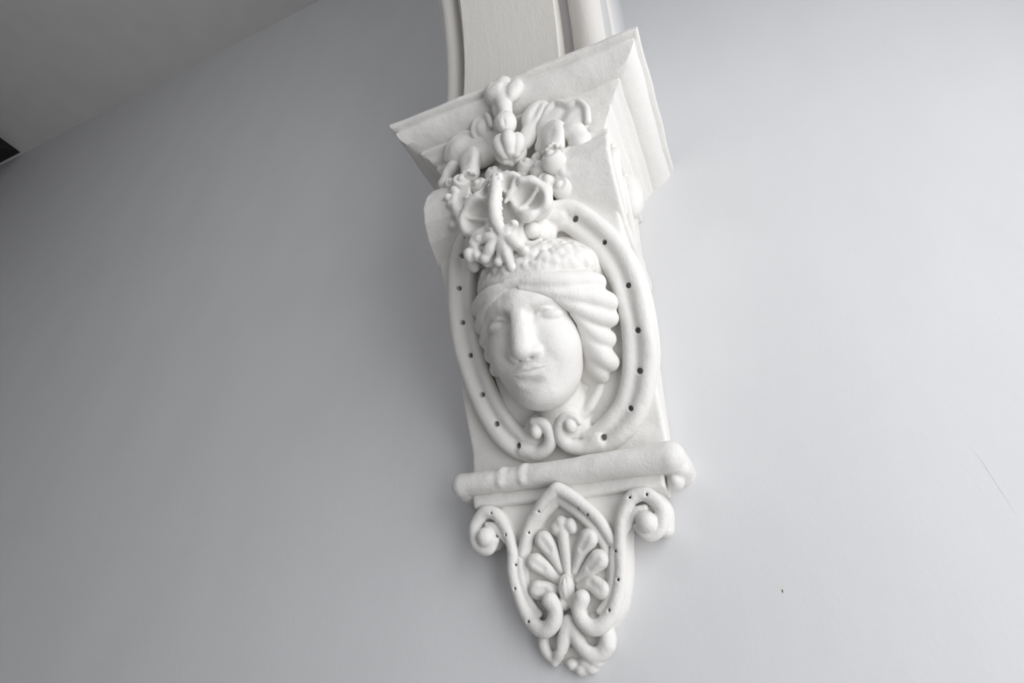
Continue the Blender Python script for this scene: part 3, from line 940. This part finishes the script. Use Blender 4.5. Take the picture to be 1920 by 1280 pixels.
def tail_leaf(pts, rad, lobes=(), name='leaf'):
    P = np.array([p[:2] for p in pts])
    c = Carve(FT, (P[:, 0].min() - .035, P[:, 1].min() - .035, -.012), (P[:, 0].max() + .035, P[:, 1].max() + .035, .05), 0.0014)
    c.stroke([(p[0], p[1], .007 + .006 * i / max(1, len(pts) - 1)) for i, p in enumerate(pts)], [r_ * 1.18 for r_ in rad], 0.003, flat=0.85)
    for (p, r_) in lobes:
        c.ell((p[0], p[1], .013), (r_, r_ * 1.15, r_ * .95), 0.004)
    g = [(p[0] * .6 + q[0] * .4, p[1] * .6 + q[1] * .4) for p, q in zip(pts[1:], pts[:-1])]
    if len(lobes) == 0:
        c.stroke([(pts[1][0], pts[1][1], .0215), (pts[-1][0], pts[-1][1], .0275)], .0035, .006, True)
    # the paint gathers where the leaf meets its ground
    f0 = c.f.copy()
    Z = c.ax[2][None, None, :]
    c.f = np.maximum(smin(f0, np.broadcast_to(Z - .0042, f0.shape).astype(np.float32), .006), f0 - .005)
    return part(name, c, plate)


tail_leaf([(-.003, -.090), (-.003, -.060), (-.0025, -.034)], [.0045, .0070, .0080], [((-.012, -.028), .0085), ((-.003, -.020), .0095), ((.010, -.024), .0090), ((.013, -.030), .0065)])
tail_leaf([(-.012, -.084), (-.024, -.056), (-.032, -.042)], [.0040, .0090, .0115])
tail_leaf([(.007, -.086), (.024, -.058), (.036, -.044)], [.0040, .0090, .0120])
tail_leaf([(-.018, -.096), (-.034, -.080), (-.047, -.070)], [.0040, .0085, .0110])
tail_leaf([(.013, -.098), (.032, -.084), (.047, -.073)], [.0040, .0090, .0120])
tail_leaf([(-.020, -.108), (-.034, -.108), (-.046, -.107)], [.0050, .0100, .0115])
tail_leaf([(.014, -.108), (.032, -.103), (.046, -.112)], [.0045, .0095, .0110])
c = Carve(FT, (-.035, -.14, -.01), (.028, -.075, .05), 0.0014)
c.ell((-.004, -.106, .014), (.0115, .0175, .0130), 0.0)
for q in (-1, 1):
    c.stroke([(-.004 + q * .003, -.122, .022), (-.004 + q * .0048, -.106, .0268), (-.004 + q * .0015, -.092, .022)], .0013, .002, True)
c.ell((-.010, -.126, .010), (.008, .010, .010), .003)
c.ell((.004, -.126, .010), (.008, .010, .010), .003)
part('bud', c, plate)
# interlaced straps at the foot
c = Carve(FT, (-.075, -.235, -.05), (.075, -.135, .045), 0.0015)
c.stroke([(-.042, -.160, .006), (-.045, -.174, .008), (-.041, -.186, .008), (-.031, -.196, .008)], [.008, .0085, .008, .006], .003)
c.stroke([(-.006, -.148, .012), (-.012, -.168, .014), (-.020, -.184, .012), (-.032, -.197, .008)], [.009, .0095, .009, .006], .003)
c.stroke([(-.004, -.150, .012), (.006, -.172, .013), (.020, -.188, .012), (.034, -.188, .010), (.044, -.178, .010)], [.008, .0095, .010, .010, .011], .003)
c.ell((.045, -.170, .006), (.012, .016, .014), .004)
c.ell((.028, -.150, .0), (.014, .012, .012), .004)
for x, z_, r_ in ((-.006, -.200, .010), (.006, -.206, .011), (.018, -.204, .011), (.026, -.198, .010), (.012, -.198, .010)):
    c.ell((x, z_, .004), (r_, r_ * .8, .012), .003)
c.slab([(-.045, -.150), (.045, -.150), (.046, -.18), (.028, -.198), (.0, -.21), (-.03, -.2), (-.046, -.18)], -.05, .002, .004, .004)
for (hu, hv, r_) in ((-.027, -.176, .0065), (.024, -.170, .0075), (-.012, -.192, .003)):
    c.ell((hu, hv, .012), (r_, r_ * 1.1, .014), .002, True)
part('foot_scroll', c, plate)
